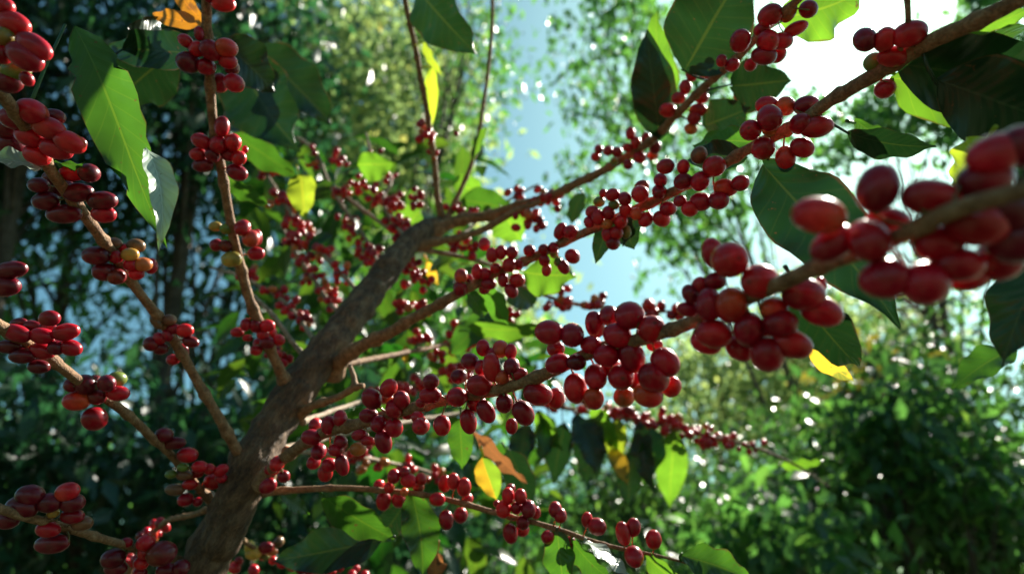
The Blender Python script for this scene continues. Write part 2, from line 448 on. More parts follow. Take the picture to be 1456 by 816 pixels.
branch('L2', [(605, 342, .92, 8), (571, 335, 1.0, 7), (540, 316, 1.05, 6), (509, 293, 1.1, 6), (480, 270, 1.14, 5)], M_TWIG)
branch('M', [(632, 316, .95, 13), (622, 285, .94, 10), (615, 215, .92, 9), (604, 140, .90, 9), (590, 70, .88, 9), (576, 0, .86, 9), (570, -50, .85, 9)])
branch('N', [(632, 316, .95, 9), (655, 270, .97, 8), (676, 215, .99, 7), (690, 130, 1.0, 6), (699, 50, 1.01, 6), (701, -40, 1.02, 6)])
branch('O', [(590, 352, .90, 9), (640, 362, .93, 7), (700, 378, .96, 6), (740, 405, .98, 5), (790, 425, .98, 6), (850, 437, .96, 6), (920, 443, .95, 5), (970, 442, .94, 4)], M_TWIG)
branch('Q', [(590, 352, .90, 12), (625, 345, .91, 9), (680, 330, .92, 8)], M_BRANCH)
branch('S', [(480, 520, .74, 12), (560, 505, .86, 8), (630, 490, .98, 7), (690, 470, 1.04, 6), (740, 440, 1.08, 5)])
branch('U', [(400, 640, .66, 12), (520, 610, .85, 8), (640, 590, 1.05, 7), (760, 575, 1.15, 7), (850, 588, 1.17, 7), (930, 602, 1.17, 6), (1000, 618, 1.16, 6), (1060, 632, 1.15, 6), (1110, 650, 1.14, 5), (1150, 672, 1.13, 4), (1180, 692, 1.12, 2)], M_TWIG)
branch('V', [(1270, 90, .37, 10), (1290, 40, .355, 9), (1288, -20, .35, 9)])
branch('R1', [(455, 500, .72, 9), (430, 458, .84, 7), (395, 422, .92, 6), (345, 395, .98, 5), (300, 380, 1.02, 4)], M_TWIG)
branch('R2', [(500, 455, .78, 8), (470, 432, .9, 7), (445, 395, .98, 6), (415, 350, 1.06, 5), (400, 318, 1.1, 4)], M_TWIG)
branch('R3', [(585, 345, .9, 8), (560, 318, 1.0, 6), (545, 285, 1.06, 6), (555, 255, 1.1, 5), (530, 222, 1.15, 4), (520, 190, 1.18, 3)], M_TWIG)
branch('R4', [(600, 340, .92, 8), (650, 338, 1.02, 6), (690, 305, 1.1, 5), (735, 278, 1.15, 4), (765, 262, 1.18, 3)], M_TWIG)
branch('R5', [(430, 600, .66, 9), (500, 575, .8, 7), (560, 560, .88, 6), (620, 535, .95, 5), (680, 520, 1.0, 4)], M_TWIG)
branch('R6', [(400, 640, .66, 9), (470, 645, .8, 7), (540, 655, .9, 6), (600, 668, .98, 5), (650, 690, 1.02, 3)], M_TWIG)
branch('X', [(340, 700, .62, 12), (280, 730, .66, 9), (230, 745, .70, 8), (195, 790, .74, 8), (170, 840, .77, 8)])

# --- cherries --------------------------------------------------------------
def tintcol(k):
    j = lambda c, s=0.15: tuple(max(0.003, q * (1 + random.uniform(-s, s))) for q in c)
    if k == 'r':
        return j(random.choice([(0.44, 0.004, 0.019), (0.52, 0.007, 0.020), (0.32, 0.003, 0.018), (0.57, 0.012, 0.018)]))
    return j({'g': (0.16, 0.20, 0.035), 'y': (0.50, 0.34, 0.06), 'o': (0.50, 0.15, 0.035), 'd': (0.16, 0.004, 0.014), 'n': (0.2, 0.09, 0.04)}[k])

PROFILE = []
NR = 13
for i in range(NR + 1):
    t = -math.pi / 2 + math.pi * i / NR
    PROFILE.append((math.sin(t), math.cos(t) ** 0.94))
def cherry_geo(c, axis, L, D, col, nseg=16, base_to=None, navel=True):
    """ellipsoid with a dimpled, dark navel scar at the free end and a short green stalk at the other"""
    axis = axis.normalized()
    a = axis.cross(Vector((0.2, 0.9, 0.4))).normalized()
    b = axis.cross(a)
    V, Fc, AX, TI = [], [], [], []
    sq = random.uniform(0.93, 1.05)
    rows = PROFILE
    gr = random.random()
    ca = np.array(col); ce = ca.copy()
    if gr < 0.08: ce = ca * 0.5 + np.array((0.42, 0.11, 0.02)) * 0.5 * (ca.sum() / 0.4)
    elif gr < 0.5: ce = ca * 0.55
    for i, (z, r) in enumerate(rows):
        zz = z
        if navel and i == NR: zz = 0.93
        n_ = 1 if i in (0, NR) else nseg
        for k in range(n_):
            an = 2 * math.pi * k / nseg
            rr = 0 if n_ == 1 else r * (0.97 - 0.03 * z)
            p = c + axis * (zz * L / 2) + (a * math.cos(an) + b * math.sin(an) * sq) * (rr * D / 2)
            V.append(tuple(p)); AX.append(z if navel else min(z, 0.9)); g_ = 0.5 - 0.5 * z; TI.append((*(ca * (1 - g_ * g_) + ce * g_ * g_), 1))
    idx = [0]
    for i in range(1, NR + 1): idx.append(1 + (i - 1) * nseg)
    for k in range(nseg):
        k2 = (k + 1) % nseg
        Fc.append((0, idx[1] + k2, idx[1] + k))
        for i in range(1, NR - 1):
            Fc.append((idx[i] + k, idx[i] + k2, idx[i + 1] + k2, idx[i + 1] + k))
        Fc.append((idx[NR - 1] + k, idx[NR - 1] + k2, idx[NR]))
    if base_to is not None:
        b0 = c - axis * (L / 2 - 0.0006)
        q = b0 + (base_to - b0) * 0.5 - axis * 0.001
        path = [(b0, 0.0008 * D / 0.0145), (q, 0.0006 * D / 0.0145), (base_to, 0.0008 * D / 0.0145)]
        v2, f2 = tube(spline(path, 0.0012), 6, 0, 1, len(V))
        V += v2; Fc += f2
        AX += [0] * len(v2); TI += [(0.10, 0.10, 0.03, 1)] * len(v2)
    return V, Fc, AX, TI

CH = []   # (pixel size, branch key, geo, centre, label)
def nearest(key, p):
    ob, pts, rs = BR[key]
    k = min(range(len(pts)), key=lambda i: (pts[i] - p).length_squared)
    return pts[k], rs[k]

def cherry(key, px, py, a, b, ang, d, colk, stalk=True):
    """px, py centre; a, b seen length and width in photo pixels; ang slope of a in the picture, degrees"""
    if b > a:
        a, b = b, a
        if ang == 0: ang = 90
    c = P(px, py, d)
    D = b * d / F
    A = a * d / F
    L = max(A, D * 1.16)
    den = L * L - D * D
    cs = math.sqrt(max(0, min(1, (A * A - D * D) / den)))
    q, r = nearest(key, c)
    ip = RIGHT * math.cos(R(ang)) - UP * math.sin(R(ang))
    outv = c - q
    if ip.dot(outv) < 0: ip = -ip
    sn = math.sqrt(max(0, 1 - cs * cs))
    sgn = -1 if (outv.dot(VIEW) < 0.002) else 1
    if sgn < 0 and random.random() < 0.6: sgn = 1
    axis = ip * cs + VIEW * (sn * sgn)
    axis = (axis + Vector((random.uniform(-.1, .1), random.uniform(-.1, .1), random.uniform(-.1, .1)))).normalized()
    st = None
    if stalk:
        b0 = c - axis * (L / 2)
        if (b0 - q).length < 0.015 and (b0 - q).length > r * 0.8: st = q + (b0 - q).normalized() * r * 0.7
    CH.append((a, key, cherry_geo(c, axis, L, D, tintcol(colk), base_to=st), c, colk, d))

def cluster(key, ox, oy, s, d, items):
    """items measured on an enlargement with origin (ox, oy) and scale s: x, y, length, width, slope, colour, layer"""
    cx = sum(i[0] for i in items) / len(items)
    for it in items:
        x, y, a, b = it[:4]
        ang, colk, lay = 0, 'r', 0
        for e in it[4:]:
            if isinstance(e, str):
                if e == 'B': lay = 1
                else: colk = e
            else: ang = e
        q, r = nearest(key, P(ox + x / s, oy + y / s, d))
        dq = (q - CAM).dot(VIEW)
        D = min(a, b) / s * dq / F
        dd = dq + (D * 0.75 if lay else -D * random.uniform(0.35, 0.75))
        k = dd / dq
        g = 1.13
        cherry(key, ox + x / s, oy + y / s, a / s * g, b / s * g, ang, dd, colk)

cluster('A', 740, 410, 4.296, .36, [(175,268,155,140,10),(315,285,140,140),(430,345,115,105),(230,460,145,115,-10),(340,450,110,95,'d'),(215,370,100,95,'B'),(455,220,110,150,80,'B'),(540,165,110,115,'B'),(665,165,165,160),(590,285,155,140,20),(800,250,158,165),(525,410,145,125),(680,415,145,185,70),(460,540,130,140),(615,540,150,150),(885,450,170,150,40),(815,545,185,165,30),(920,600,115,125,'B'),(780,650,165,140,20),(635,660,120,115,'B','o'),(335,610,130,165,80),(448,672,115,130,80),(820,345,90,75,'B'),(700,560,100,100,'B'),(560,480,110,110,'B')])
cluster('A', 960, 330, 4.08, .29, [(318,160,195,195),(225,125,125,170,70,'B'),(490,285,200,185),(230,285,120,95,'B'),(145,315,95,105,'B'),(90,360,110,90,60,'B'),(75,447,115,82,'B'),(195,420,135,170),(325,425,175,190),(225,590,190,155,10),(180,640,165,125,20,'B'),(425,565,160,180,80),(375,675,140,130,40,'B'),(535,710,180,190,80),(680,650,210,155,20),(610,525,165,155),(575,440,140,115),(745,360,225,180,10),(850,460,220,160,20),(840,310,70,90,'B'),(500,600,130,130,'B'),(640,590,130,130,'B')])
cluster('A', 1116, 170, 2.915, .22, [(385,285,155,185,-70),(140,398,200,142,5),(200,515,180,125,-35),(345,500,155,165),(430,415,170,95,'B'),(415,660,170,155),(580,680,180,168),(610,325,220,145,5),(830,250,200,155,-10),(880,140,230,155,-15),(1000,110,200,165),(640,510,180,135,-10),(800,430,230,180),(960,500,220,180,'d'),(720,600,180,135),(760,660,150,95,'B'),(920,380,210,170,'d'),(1050,420,220,180,'d'),(880,590,180,150,'B')])
cluster('A', 590, 460, 4.8, .40, [(525,300,120,180,85),(440,420,160,138,10),(465,165,90,105,'B'),(585,172,105,110,'B'),(660,290,105,110),(705,345,115,85),(595,365,95,95),(375,258,115,110,'B'),(450,300,80,100,'B'),(300,360,100,95,'B','d'),(655,190,75,100,'B'),(285,500,130,125),(110,395,100,100),(105,490,135,108),(40,540,65,60),(185,695,110,125),(365,668,105,155,80),(425,545,115,105,'B'),(485,600,110,150,60),(610,545,110,120),(740,610,130,165,60),(840,480,185,142,10),(660,700,78,100,'B'),(960,510,110,130,'B'),(40,700,110,110),(20,640,85,80,'B'),(530,210,90,90,'B')])
cluster('A', 360, 530, 4.293, .45, [(725,157,110,125,60),(828,92,95,110,-60),(905,165,95,105),(862,215,100,105),(705,260,105,85),(765,310,92,95),(860,335,100,110),(795,420,95,130,80),(820,160,65,55,'B','o'),(945,250,70,65,'B'),(650,380,90,65,'B'),(700,415,75,55,'B')])
cluster('A', 360, 530, 4.293, .50, [(463,318,90,105),(530,275,80,88),(575,315,72,70,'o'),(380,318,75,78,'B'),(357,392,112,92,10),(535,420,82,78),(400,480,88,90),(503,470,82,74),(370,545,80,80,'B'),(465,562,88,82),(440,610,85,100),(542,562,78,120,80),(640,465,90,78,'o')])
cluster('A', 360, 530, 4.293, .55, [(145,555,80,82),(188,632,67,72),(90,690,100,85,-40),(200,480,52,60,'o'),(248,490,48,50,'o'),(115,590,80,70,'B')])
cluster('D', 500, 650, 4.853, .58, [(290,130,80,90),(368,105,75,77),(395,160,105,92),(480,148,74,76),(258,208,64,74),(190,190,72,70,'B'),(220,300,95,120,'B'),(460,205,72,64,'B'),(325,295,90,100,'B'),(365,240,56,56,'o')])
cluster('D', 500, 650, 4.853, .57, [(703,165,82,105),(640,180,82,110,'B'),(775,205,92,115),(590,288,100,86),(652,432,95,120,85),(752,400,92,100,'B'),(800,285,75,72,'B')])
cluster('D', 500, 650, 4.853, .55, [(1080,265,82,105),(1095,215,64,62,'B'),(1165,268,80,92),(1048,355,97,105),(1137,347,77,82),(1220,355,97,105),(1270,380,65,80,'B'),(1182,450,86,92),(1180,500,85,82,'B'),(1095,525,95,125,85),(1000,318,45,45,'B')])
cluster('D', 500, 650, 4.853, .54, [(1405,360,86,96),(1440,400,82,90),(1353,550,87,92)])
cluster('D', 780, 690, 4.853, .53, [(265,235,72,95),(335,282,115,110),(150,400,78,90,'B'),(515,330,95,150,70),(585,288,92,115),(725,372,100,120),(590,490,120,125)])
cluster('B', 630, 300, 5.1, .6, [(300,240,82,90,'B'),(355,320,82,100),(420,300,77,95),(500,300,82,85),(480,390,97,100),(548,390,65,70),(380,415,77,72),(435,500,72,95),(538,503,100,96),(495,580,86,100,60),(245,440,72,105),(300,455,90,82),(130,470,92,100),(190,490,64,64,'B'),(125,560,95,110),(330,530,100,82),(300,570,74,66,'B')])
cluster('B', 630, 300, 5.1, .59, [(850,145,82,115,-70),(925,155,105,100),(730,280,77,77),(800,265,77,77),(625,288,82,82),(735,360,77,82),(750,430,67,82),(805,310,64,64,'B','g'),(938,330,105,96,30),(872,405,77,105,60),(835,370,64,64,'g')])
cluster('B', 820, 190, 4.535, .53, [(408,390,105,107),(420,340,82,74,'B'),(230,395,82,77),(310,420,82,86),(240,460,67,58,'g'),(100,505,82,77),(135,540,77,95),(205,510,77,82),(80,570,67,72),(195,585,67,66,'o'),(285,565,86,86),(315,495,77,82),(385,518,77,77),(255,640,86,86),(200,650,74,90),(235,705,90,87),(320,635,62,80,'g','B'),(145,440,70,64,'g','B'),(170,385,54,54,'B'),(530,375,82,90),(540,300,82,86),(590,485,100,87),(548,550,105,96,20),(445,555,82,95,-50)])
cluster('B', 820, 190, 4.535, .5, [(572,212,100,92),(688,215,77,86),(685,310,105,102),(790,140,100,102,'n'),(885,212,130,125),(795,310,110,112),(960,350,140,105,10),(1055,320,100,96),(915,430,115,112),(800,440,120,112),(730,485,97,97),(665,435,74,72)])
cluster('B', 1020, 0, 3.4, .44, [(253,570,110,120),(240,510,100,80,'B'),(160,630,96,92),(220,718,102,102),(330,765,87,105,80),(410,715,105,87,15),(330,515,87,84,'B'),(430,510,110,84,-10,'B'),(480,615,140,94,-10),(400,600,92,92),(260,630,80,60,'g','B')])
cluster('B', 1180, 0, 3.71, .37, [(185,210,110,122),(290,210,100,110),(420,180,165,122,-15),(330,300,140,98),(290,470,92,92,'B'),(230,330,90,90,'B','g')])
cluster('C', 860, 60, 4.535, .7, [(405,440,100,87),(475,360,77,72),(520,290,72,86),(560,205,72,90),(670,210,67,82),(625,360,82,68),(640,300,64,64),(600,440,100,82),(575,490,82,82),(555,560,77,68,'o'),(750,125,72,82),(705,130,54,62),(820,155,67,67),(805,80,54,62),(630,200,54,72,'B'),(740,190,50,54,'B'),(860,340,60,70,'o','B')])
cluster('C', 860, 60, 4.535, .8, [(165,590,58,75),(265,620,58,72),(200,650,62,72),(325,680,72,76),(225,745,80,72),(145,680,62,54),(80,710,67,66),(20,700,58,66),(310,730,62,62,'B'),(150,790,62,62),(-40,690,54,56),(-60,740,60,54),(60,770,50,50,'B','g')])
cluster('C', 1020, 0, 3.4, .52, [(110,200,90,96),(255,75,100,96),(345,60,64,95,-60,'o'),(440,45,82,86,-50),(245,200,96,96),(215,145,66,64),(310,200,100,76),(225,270,110,84),(290,260,80,80,'B'),(160,315,58,58,'B'),(70,315,62,58),(20,295,48,56),(380,140,110,60,-20)])
cluster('E', 230, 0, 2.914, .52, [(255,15,90,64,10),(268,200,78,72),(205,210,80,75,30),(145,205,65,60),(155,140,38,52),(98,170,62,48,40),(110,260,82,80,'d'),(185,278,66,62),(275,255,66,58),(290,280,58,58,'B'),(300,345,80,70,30),(240,345,62,72,'B'),(205,-20,70,66)])
cluster('E', 230, 0, 2.914, .56, [(250,525,54,77,-80),(163,585,77,57,25),(235,600,72,67),(295,590,70,67),(280,642,57,50),(320,655,62,57),(312,715,80,62,20),(150,640,62,50),(210,645,52,54,'d'),(170,685,80,54,'d'),(345,620,24,30,'B')])
cluster('E', 100, 300, 3.71, .6, [(908,88,77,82),(955,145,85,87),(985,140,50,80,'B'),(980,225,80,67),(765,82,62,48,'y'),(822,95,57,52,'g'),(770,180,67,62),(820,185,62,62,'d'),(850,255,95,78,'y')])
cluster('E', 100, 300, 3.71, .625, [(980,608,62,67),(1040,605,72,62),(925,600,54,62),(880,640,62,48),(935,670,50,34),(1015,650,62,57),(1100,680,62,57),(1040,695,72,62,'d'),(980,735,54,52),(1000,700,62,62,'B'),(1060,640,55,60,'B')])
cluster('F', 100, 300, 3.71, .5, [(240,243,70,62),(315,230,82,64,'y'),(300,205,82,62,'B'),(318,285,70,62),(385,282,78,70,'o'),(425,290,62,76,'B'),(350,332,70,60),(135,235,130,92,'d'),(180,320,100,92,'d'),(245,345,82,82,'d'),(345,185,82,72,'n','B'),(230,175,82,64,'n','B')])
cluster('F', 100, 300, 3.71, .56, [(522,575,62,57,'n'),(605,630,77,67),(545,622,67,54),(513,655,52,62,70),(468,672,70,62),(425,700,77,72,'d'),(635,690,80,58,15,'d'),(475,725,72,62,'d'),(590,745,62,80,'B'),(540,785,62,54,'B'),(455,585,50,80,60,'n')])
cluster('F', 0, 0, 2.47, .35, [(15,25,66,60),(50,85,100,77,15),(120,163,120,74,25),(88,200,120,82,30),(20,130,58,62,'g'),(10,190,62,66),(95,278,42,44),(55,250,90,62,'g','B'),(30,290,80,70,'B','d')])
cluster('F', 0, 0, 2.47, .41, [(52,417,95,72,15),(112,393,98,80,20),(105,478,95,70,20),(172,450,105,70,15),(188,412,72,54,'B','d'),(197,522,108,68,15),(245,500,100,68,25),(130,547,85,62,25),(20,450,82,64,'B','d'),(40,510,90,82,'B','d'),(270,505,60,50,'B','d')])
cluster('F', 0, 260, 2.915, .46, [(425,75,110,74,'d'),(430,130,90,67),(325,40,110,74,'d'),(190,75,100,72,'d'),(265,130,130,74,'d'),(300,-40,90,64),(370,-40,72,72,'d'),(250,20,100,72,'d','B'),(220,-20,80,60,'d','B'),(160,10,80,60,'d')])
cluster('G', 0, 420, 4.08, .43, [(288,133,100,87),(245,235,125,87,10),(383,212,140,92,-10),(275,190,100,66,'B'),(410,303,115,87,15),(330,302,82,82,'d'),(245,322,130,84,10),(100,220,140,92,20),(225,413,115,76,'d'),(130,350,140,84,'d'),(110,160,90,56,'B','d'),(185,180,100,66,'B','d'),(50,295,130,76,'d')])
cluster('G', 0, 420, 4.08, .49, [(490,515,120,107,'d'),(620,510,100,92,'d'),(445,610,140,107),(680,485,85,82,'g','B'),(685,567,115,82,5),(560,590,100,80,'d'),(550,715,120,125,80),(410,520,82,74,'d'),(550,500,74,74,'B','d')])
cluster('G', 180, 580, 3.458, .57, [(185,132,72,67,'d'),(232,172,105,58,-10,'d'),(300,230,90,70),(278,290,52,40,'g'),(217,325,48,40,'g'),(360,288,67,55),(408,300,57,52),(465,305,67,50,-30),(283,330,75,44,'n'),(312,375,67,48),(238,400,85,54,'n'),(290,450,64,60),(430,360,90,72,'B'),(465,345,52,44),(350,315,52,52,'B'),(350,460,42,42)])
cluster('H', 0, 536, 2.915, .48, [(125,490,100,82,'d'),(205,520,90,74,'d'),(280,475,90,72,-15),(300,520,90,72,'d'),(300,575,85,58),(340,605,80,58,'n'),(200,630,90,62),(30,590,90,72,'d'),(215,690,130,74,'d'),(90,540,120,92,'d'),(220,563,40,37,'y')])
cluster('H', 0, 536, 2.915, .53, [(605,685,62,62),(605,725,54,50),(585,770,57,50),(470,750,82,74,'d'),(525,685,44,38),(670,730,100,92,'d'),(480,790,82,64,'d'),(690,800,74,64,'d'),(750,790,62,62,'d'),(580,810,54,44)])
cluster('I', 180, 580, 3.458, .73, [(605,680,47,57,'y'),(625,712,70,62,'y'),(675,730,47,34,'g'),(685,685,67,54),(715,705,52,38,'o'),(720,748,42,40),(767,755,52,56),(530,785,57,52),(552,750,38,40),(625,795,52,50),(750,655,47,47,'n'),(815,775,52,48),(860,790,52,48),(900,800,44,44)])
# the loose pair at the left edge hang on the leftmost branch
cluster('G', 0, 260, 2.915, .40, [(45,362,120,68,-10,'d'),(20,430,110,78,'d')])

def auto(key, cx, cy, n, sx, sy, size, cols='rrrrrrro'):
    q, r = nearest(key, P(cx, cy, 1.0) if key not in BR else min(BR[key][1], key=lambda p: ((p - CAM).cross((P(cx, cy, 1.0) - CAM).normalized())).length))
    d = (q - CAM).dot(VIEW)
    done = []
    for i in range(n):
        for t in range(30):
            x = random.gauss(0, 0.5) * sx; y = random.gauss(0, 0.5) * sy; z = random.gauss(0, 0.5) * sx
            if all((x - a) ** 2 + (y - b) ** 2 + (z - c) ** 2 > (size * 0.85) ** 2 for a, b, c in done): break
        done.append((x, y, z))
        s = size * random.uniform(0.8, 1.1)
        cherry(key, cx + x, cy + y, s * random.uniform(1.05, 1.25), s, random.uniform(0, 180), d + z * d / F, random.choice(cols))

for a in [('K',378,243,9,16,14,10),('K',402,284,12,16,18,11),('K',425,325,14,18,14,12),('K',440,345,8,14,14,11),('K',456,358,9,14,12,12),
          ('L',446,230,7,8,18,9),('L',482,226,7,12,10,10),('L',484,270,9,12,12,10),('L',493,318,9,12,14,10),('L',507,333,7,10,12,10),('L',518,360,10,14,14,10),('L2',514,266,9,14,12,10),('L2',539,279,10,14,12,11),('L2',562,290,10,16,14,11),('L2',566,318,12,14,18,11),('L2',589,284,8,10,16,10),
          ('M',608,190,9,14,12,11),('M',598,172,2,6,6,10),('M',616,222,3,8,8,9),('N',648,189,1,1,1,10),('N',660,300,5,10,8,10),('N',645,300,5,12,8,10),
          ('C2',745,308,9,14,14,12),('C',780,281,12,16,14,12),('C',722,274,1,1,1,11),('C2',765,318,5,8,10,13),
          ('O',795,424,14,16,16,13),('O',845,432,8,12,8,13),('O',930,440,9,16,9,14),('O',965,444,6,12,8,13),('O',670,355,7,14,10,11),('O',600,398,12,18,14,11),('O',585,380,9,12,12,10),
          ('S',600,478,6,12,8,12),('S',650,472,6,10,12,13),('S',668,480,9,12,14,13),('S',645,492,5,10,10,11),('S',578,434,8,16,8,13),('S',600,440,5,10,8,12),('S',690,455,6,12,10,11),('S',620,505,5,12,10,11),
          ('U',830,575,10,22,12,11),('U',868,586,12,18,12,11),('U',895,588,12,16,12,12),('U',925,598,12,18,10,11),('U',952,604,12,16,12,12),('U',985,614,13,18,12,11),('U',1005,624,12,18,14,11),('U',1035,630,9,18,10,10),('U',1065,633,8,14,8,9),('U',785,572,8,18,10,13),('U',740,580,7,16,12,12),
          ('R1',395,420,8,14,12,11),('R1',350,395,9,14,12,11),('R1',430,455,8,14,12,11),('R2',470,430,7,12,10,10),('R2',445,395,9,14,12,10),('R2',415,350,9,14,12,10),
          ('R3',556,250,5,12,10,9),('R3',530,225,8,12,10,9),('R4',650,345,8,12,10,11),('R4',690,300,6,10,10,11),('R4',735,280,6,10,8,10),('R1',412,440,8,14,12,11),('R2',458,412,9,14,12,10),('R2',432,372,9,14,12,10),('R3',565,325,9,14,12,11),('R5',575,552,8,14,10,12),('R5',660,525,8,14,10,12),('R6',505,650,8,14,10,12),('R6',580,664,8,14,10,11),('R6',620,676,7,12,10,11),('L2',580,340,8,12,12,11),('L',532,362,8,12,12,11),('K',482,388,8,12,12,11),
          ('R5',540,560,8,14,10,12),('R5',600,545,8,14,10,12),('R5',640,530,8,14,10,12),('R6',480,640,8,14,10,12),('R6',540,660,8,14,10,12),('R6',520,630,6,12,10,11),('S',720,450,8,12,10,12),
          ('J',400,505,8,14,12,12),('J',380,470,6,10,10,12),('I',500,815,8,30,10,12),('X',215,760,9,16,14,14),('X',185,800,10,20,14,14)]:
    auto(*a)

CH.sort(key=lambda c: -c[0])
bulkV, bulkF, bulkA, bulkT = [], [], [], []
for i, (a, key, (V, Fc, AX, TI), c, colk, d) in enumerate(CH):
    if i < 100:
        o = mesh_obj('coffee_cherry', V, Fc, M_CHERRY, BR[key][0], tuple(c), attrs={'ax': AX}, colors={'tint': TI})
        if colk in 'gyo':
            o['label'] = {'g': 'unripe green cherry', 'y': 'yellow half ripe cherry', 'o': 'orange half ripe cherry'}[colk]
    else:
        k = len(bulkV)
        bulkV += V; bulkF += [tuple(q + k for q in f) for f in Fc]; bulkA += AX; bulkT += TI
def mesh_big(name, V, Fc, mat, parent, origin, attrs, colors):
    me = bpy.data.meshes.new(name)
    o = Vector(origin)
    me.from_pydata([tuple(Vector(v) - o) for v in V], [], Fc)
    me.polygons.foreach_set('use_smooth', np.ones(len(me.polygons), dtype=bool))
    at = me.attributes.new('ax', 'FLOAT', 'POINT'); at.data.foreach_set('value', np.asarray(attrs, dtype=np.float32))
    at = me.attributes.new('tint', 'FLOAT_COLOR', 'POINT'); at.data.foreach_set('color', np.asarray(colors, dtype=np.float32).ravel())
    me.materials.append(mat)
    ob = bpy.data.objects.new(name, me); COL.objects.link(ob)
    ob.parent = parent; ob.location = o - Vector(parent['_w'])
    return ob
rest = mesh_big('coffee_cherry', bulkV, bulkF, M_CHERRY, tree, tuple(tp[0][0]), bulkA, bulkT)
rest['kind'] = 'stuff'
print('cherries', len(CH))

# --- leaves ----------------------------------------------------------------
def leaf_geo(b, t, width, facing, foldL=15, foldR=15, droop=0.08, wave=0.05, curl=0.0, seed=0, nu=5, nv=18, bite=0.0):
    """b, t base and tip; facing = direction the blade looks; the two halves fold up from the midrib"""
    rd = random.Random(seed)
    ax = (t - b); L = ax.length; ax.normalize()
    nrm = (facing - ax * facing.dot(ax)).normalized()
    side = ax.cross(nrm)
    ph1, ph2 = rd.uniform(0, 6), rd.uniform(0, 6)
    V, UV, Fc = [], [], []
    for j in range(nv + 1):
        v = j / nv
        prof = math.sin(math.pi * min(1, v ** 0.82)) ** 0.85 * (1 - 0.25 * v)
        if v > 0.85: prof *= 1 - 0.45 * (v - 0.85) / 0.15
        prof = max(prof, 0.012)
        hw = width / 2 * prof * 1.12
        c = b + ax * (L * v) + nrm * (-droop * L * 4 * (v - 0.5) ** 2 + droop * L * 0.5 - curl * L * max(0, v - 0.55) ** 2 * 4) + side * (0.03 * L * math.sin(v * 3 + ph2))
        for i in range(-nu, nu + 1):
            u = i / nu
            f = R(foldR if u > 0 else foldL) * (0.6 + 0.4 * abs(u))
            e = abs(u) * hw
            if bite and abs(i) == nu:
                e *= 1 - bite * max(0, noise.noise(Vector((v * 9, u * 3, seed))))
            w_ = wave * width * (u * u) * math.sin(v * 19 + ph1 + (1.7 if u > 0 else 0)) + 0.4 * wave * width * math.sin(v * 8 + ph2) * abs(u)
            p = c + side * (math.copysign(1, u) * e * math.cos(f)) + nrm * (e * math.sin(f) + w_)
            V.append(tuple(p)); UV.append((0.5 + 0.5 * u, v))
    m = 2 * nu + 1
    for j in range(nv):
        for i in range(m - 1):
            q = j * m + i
            Fc.append((q, q + 1, q + m + 1, q + m))
    return V, UV, Fc

LEAVES = 0
def leaf(key, bx, by, bd, tx, ty, td, wpx, kind='g', tilt=0, spin=0, foldL=12, foldR=12, droop=0.06, wave=0.09, curl=0.0, label=None, bite=0.0, stalk=True):
    """base and tip bearing with their distances; wpx true width as photo pixels; tilt turns the blade about its midrib"""
    global LEAVES
    b, t = P(bx, by, bd), P(tx, ty, td)
    md = (bd + td) / 2
    ax = (t - b).normalized()
    fac = Matrix.Rotation(R(tilt), 3, ax) @ (CAM - b).normalized()
    LEAVES += 1
    V, UV, Fc = leaf_geo(b, t, wpx * md / F, fac, foldL, foldR, droop, wave, curl, LEAVES * 13 + 1, bite=bite)
    if stalk:
        # petiole back towards the branch
        q, r = nearest(key, b)
        e = b - ax * 0.012
        if (q - b).length < (0.12 if stalk == 2 else 0.045): e = q
        v2, f2 = tube([(b + ax * 0.001, 0.0009), ((b + e) / 2 - ax * 0.001, 0.0010), (e, 0.0013)], 6, 0, 1, len(V))
        V += v2; Fc += f2; UV += [(0.5, 0.0)] * len(v2)
    o = mesh_obj('leaf', V, Fc, LM[kind], BR[key][0], tuple(b), uv=UV)
    if label: o['label'] = label
    return o

# left: the big lit leaf; a pale second leaf stands in for its rolled, sky-lit edge
leaf('F', 92, 34, .44, 240, 338, .40, 80, 'g', tilt=4, foldL=10, foldR=8, droop=.05, wave=.06, curl=.05, bite=.95, stalk=2, label='sunlit green leaf with one half folded over')
leaf('F', 206, 205, .405, 240, 346, .385, 46, 'p', tilt=-30, foldL=20, foldR=20, droop=.08, wave=.08, curl=.1, stalk=False, label='pale second leaf for the curled tip, sky sheen in its colour')
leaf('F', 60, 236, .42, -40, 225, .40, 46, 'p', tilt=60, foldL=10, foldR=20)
leaf('F', 75, 232, .44, 118, 232, .43, 26, 's', tilt=60)
leaf('E', 292, 80, .54, 150, 60, .60, 60, 'd', tilt=20)
leaf('E', 285, 40, .56, 215, 15, .60, 26, 'o', tilt=10, label='orange leaf')
leaf('E', 288, 30, .57, 248, -25, .60, 24, 'o', tilt=-20, label='orange yellow leaf')
leaf('F', 175, 70, .56, 235, 30, .6, 45, 'd', tilt=20)
leaf('E', 250, 80, .62, 160, 140, .66, 90, 'd', tilt=-15)
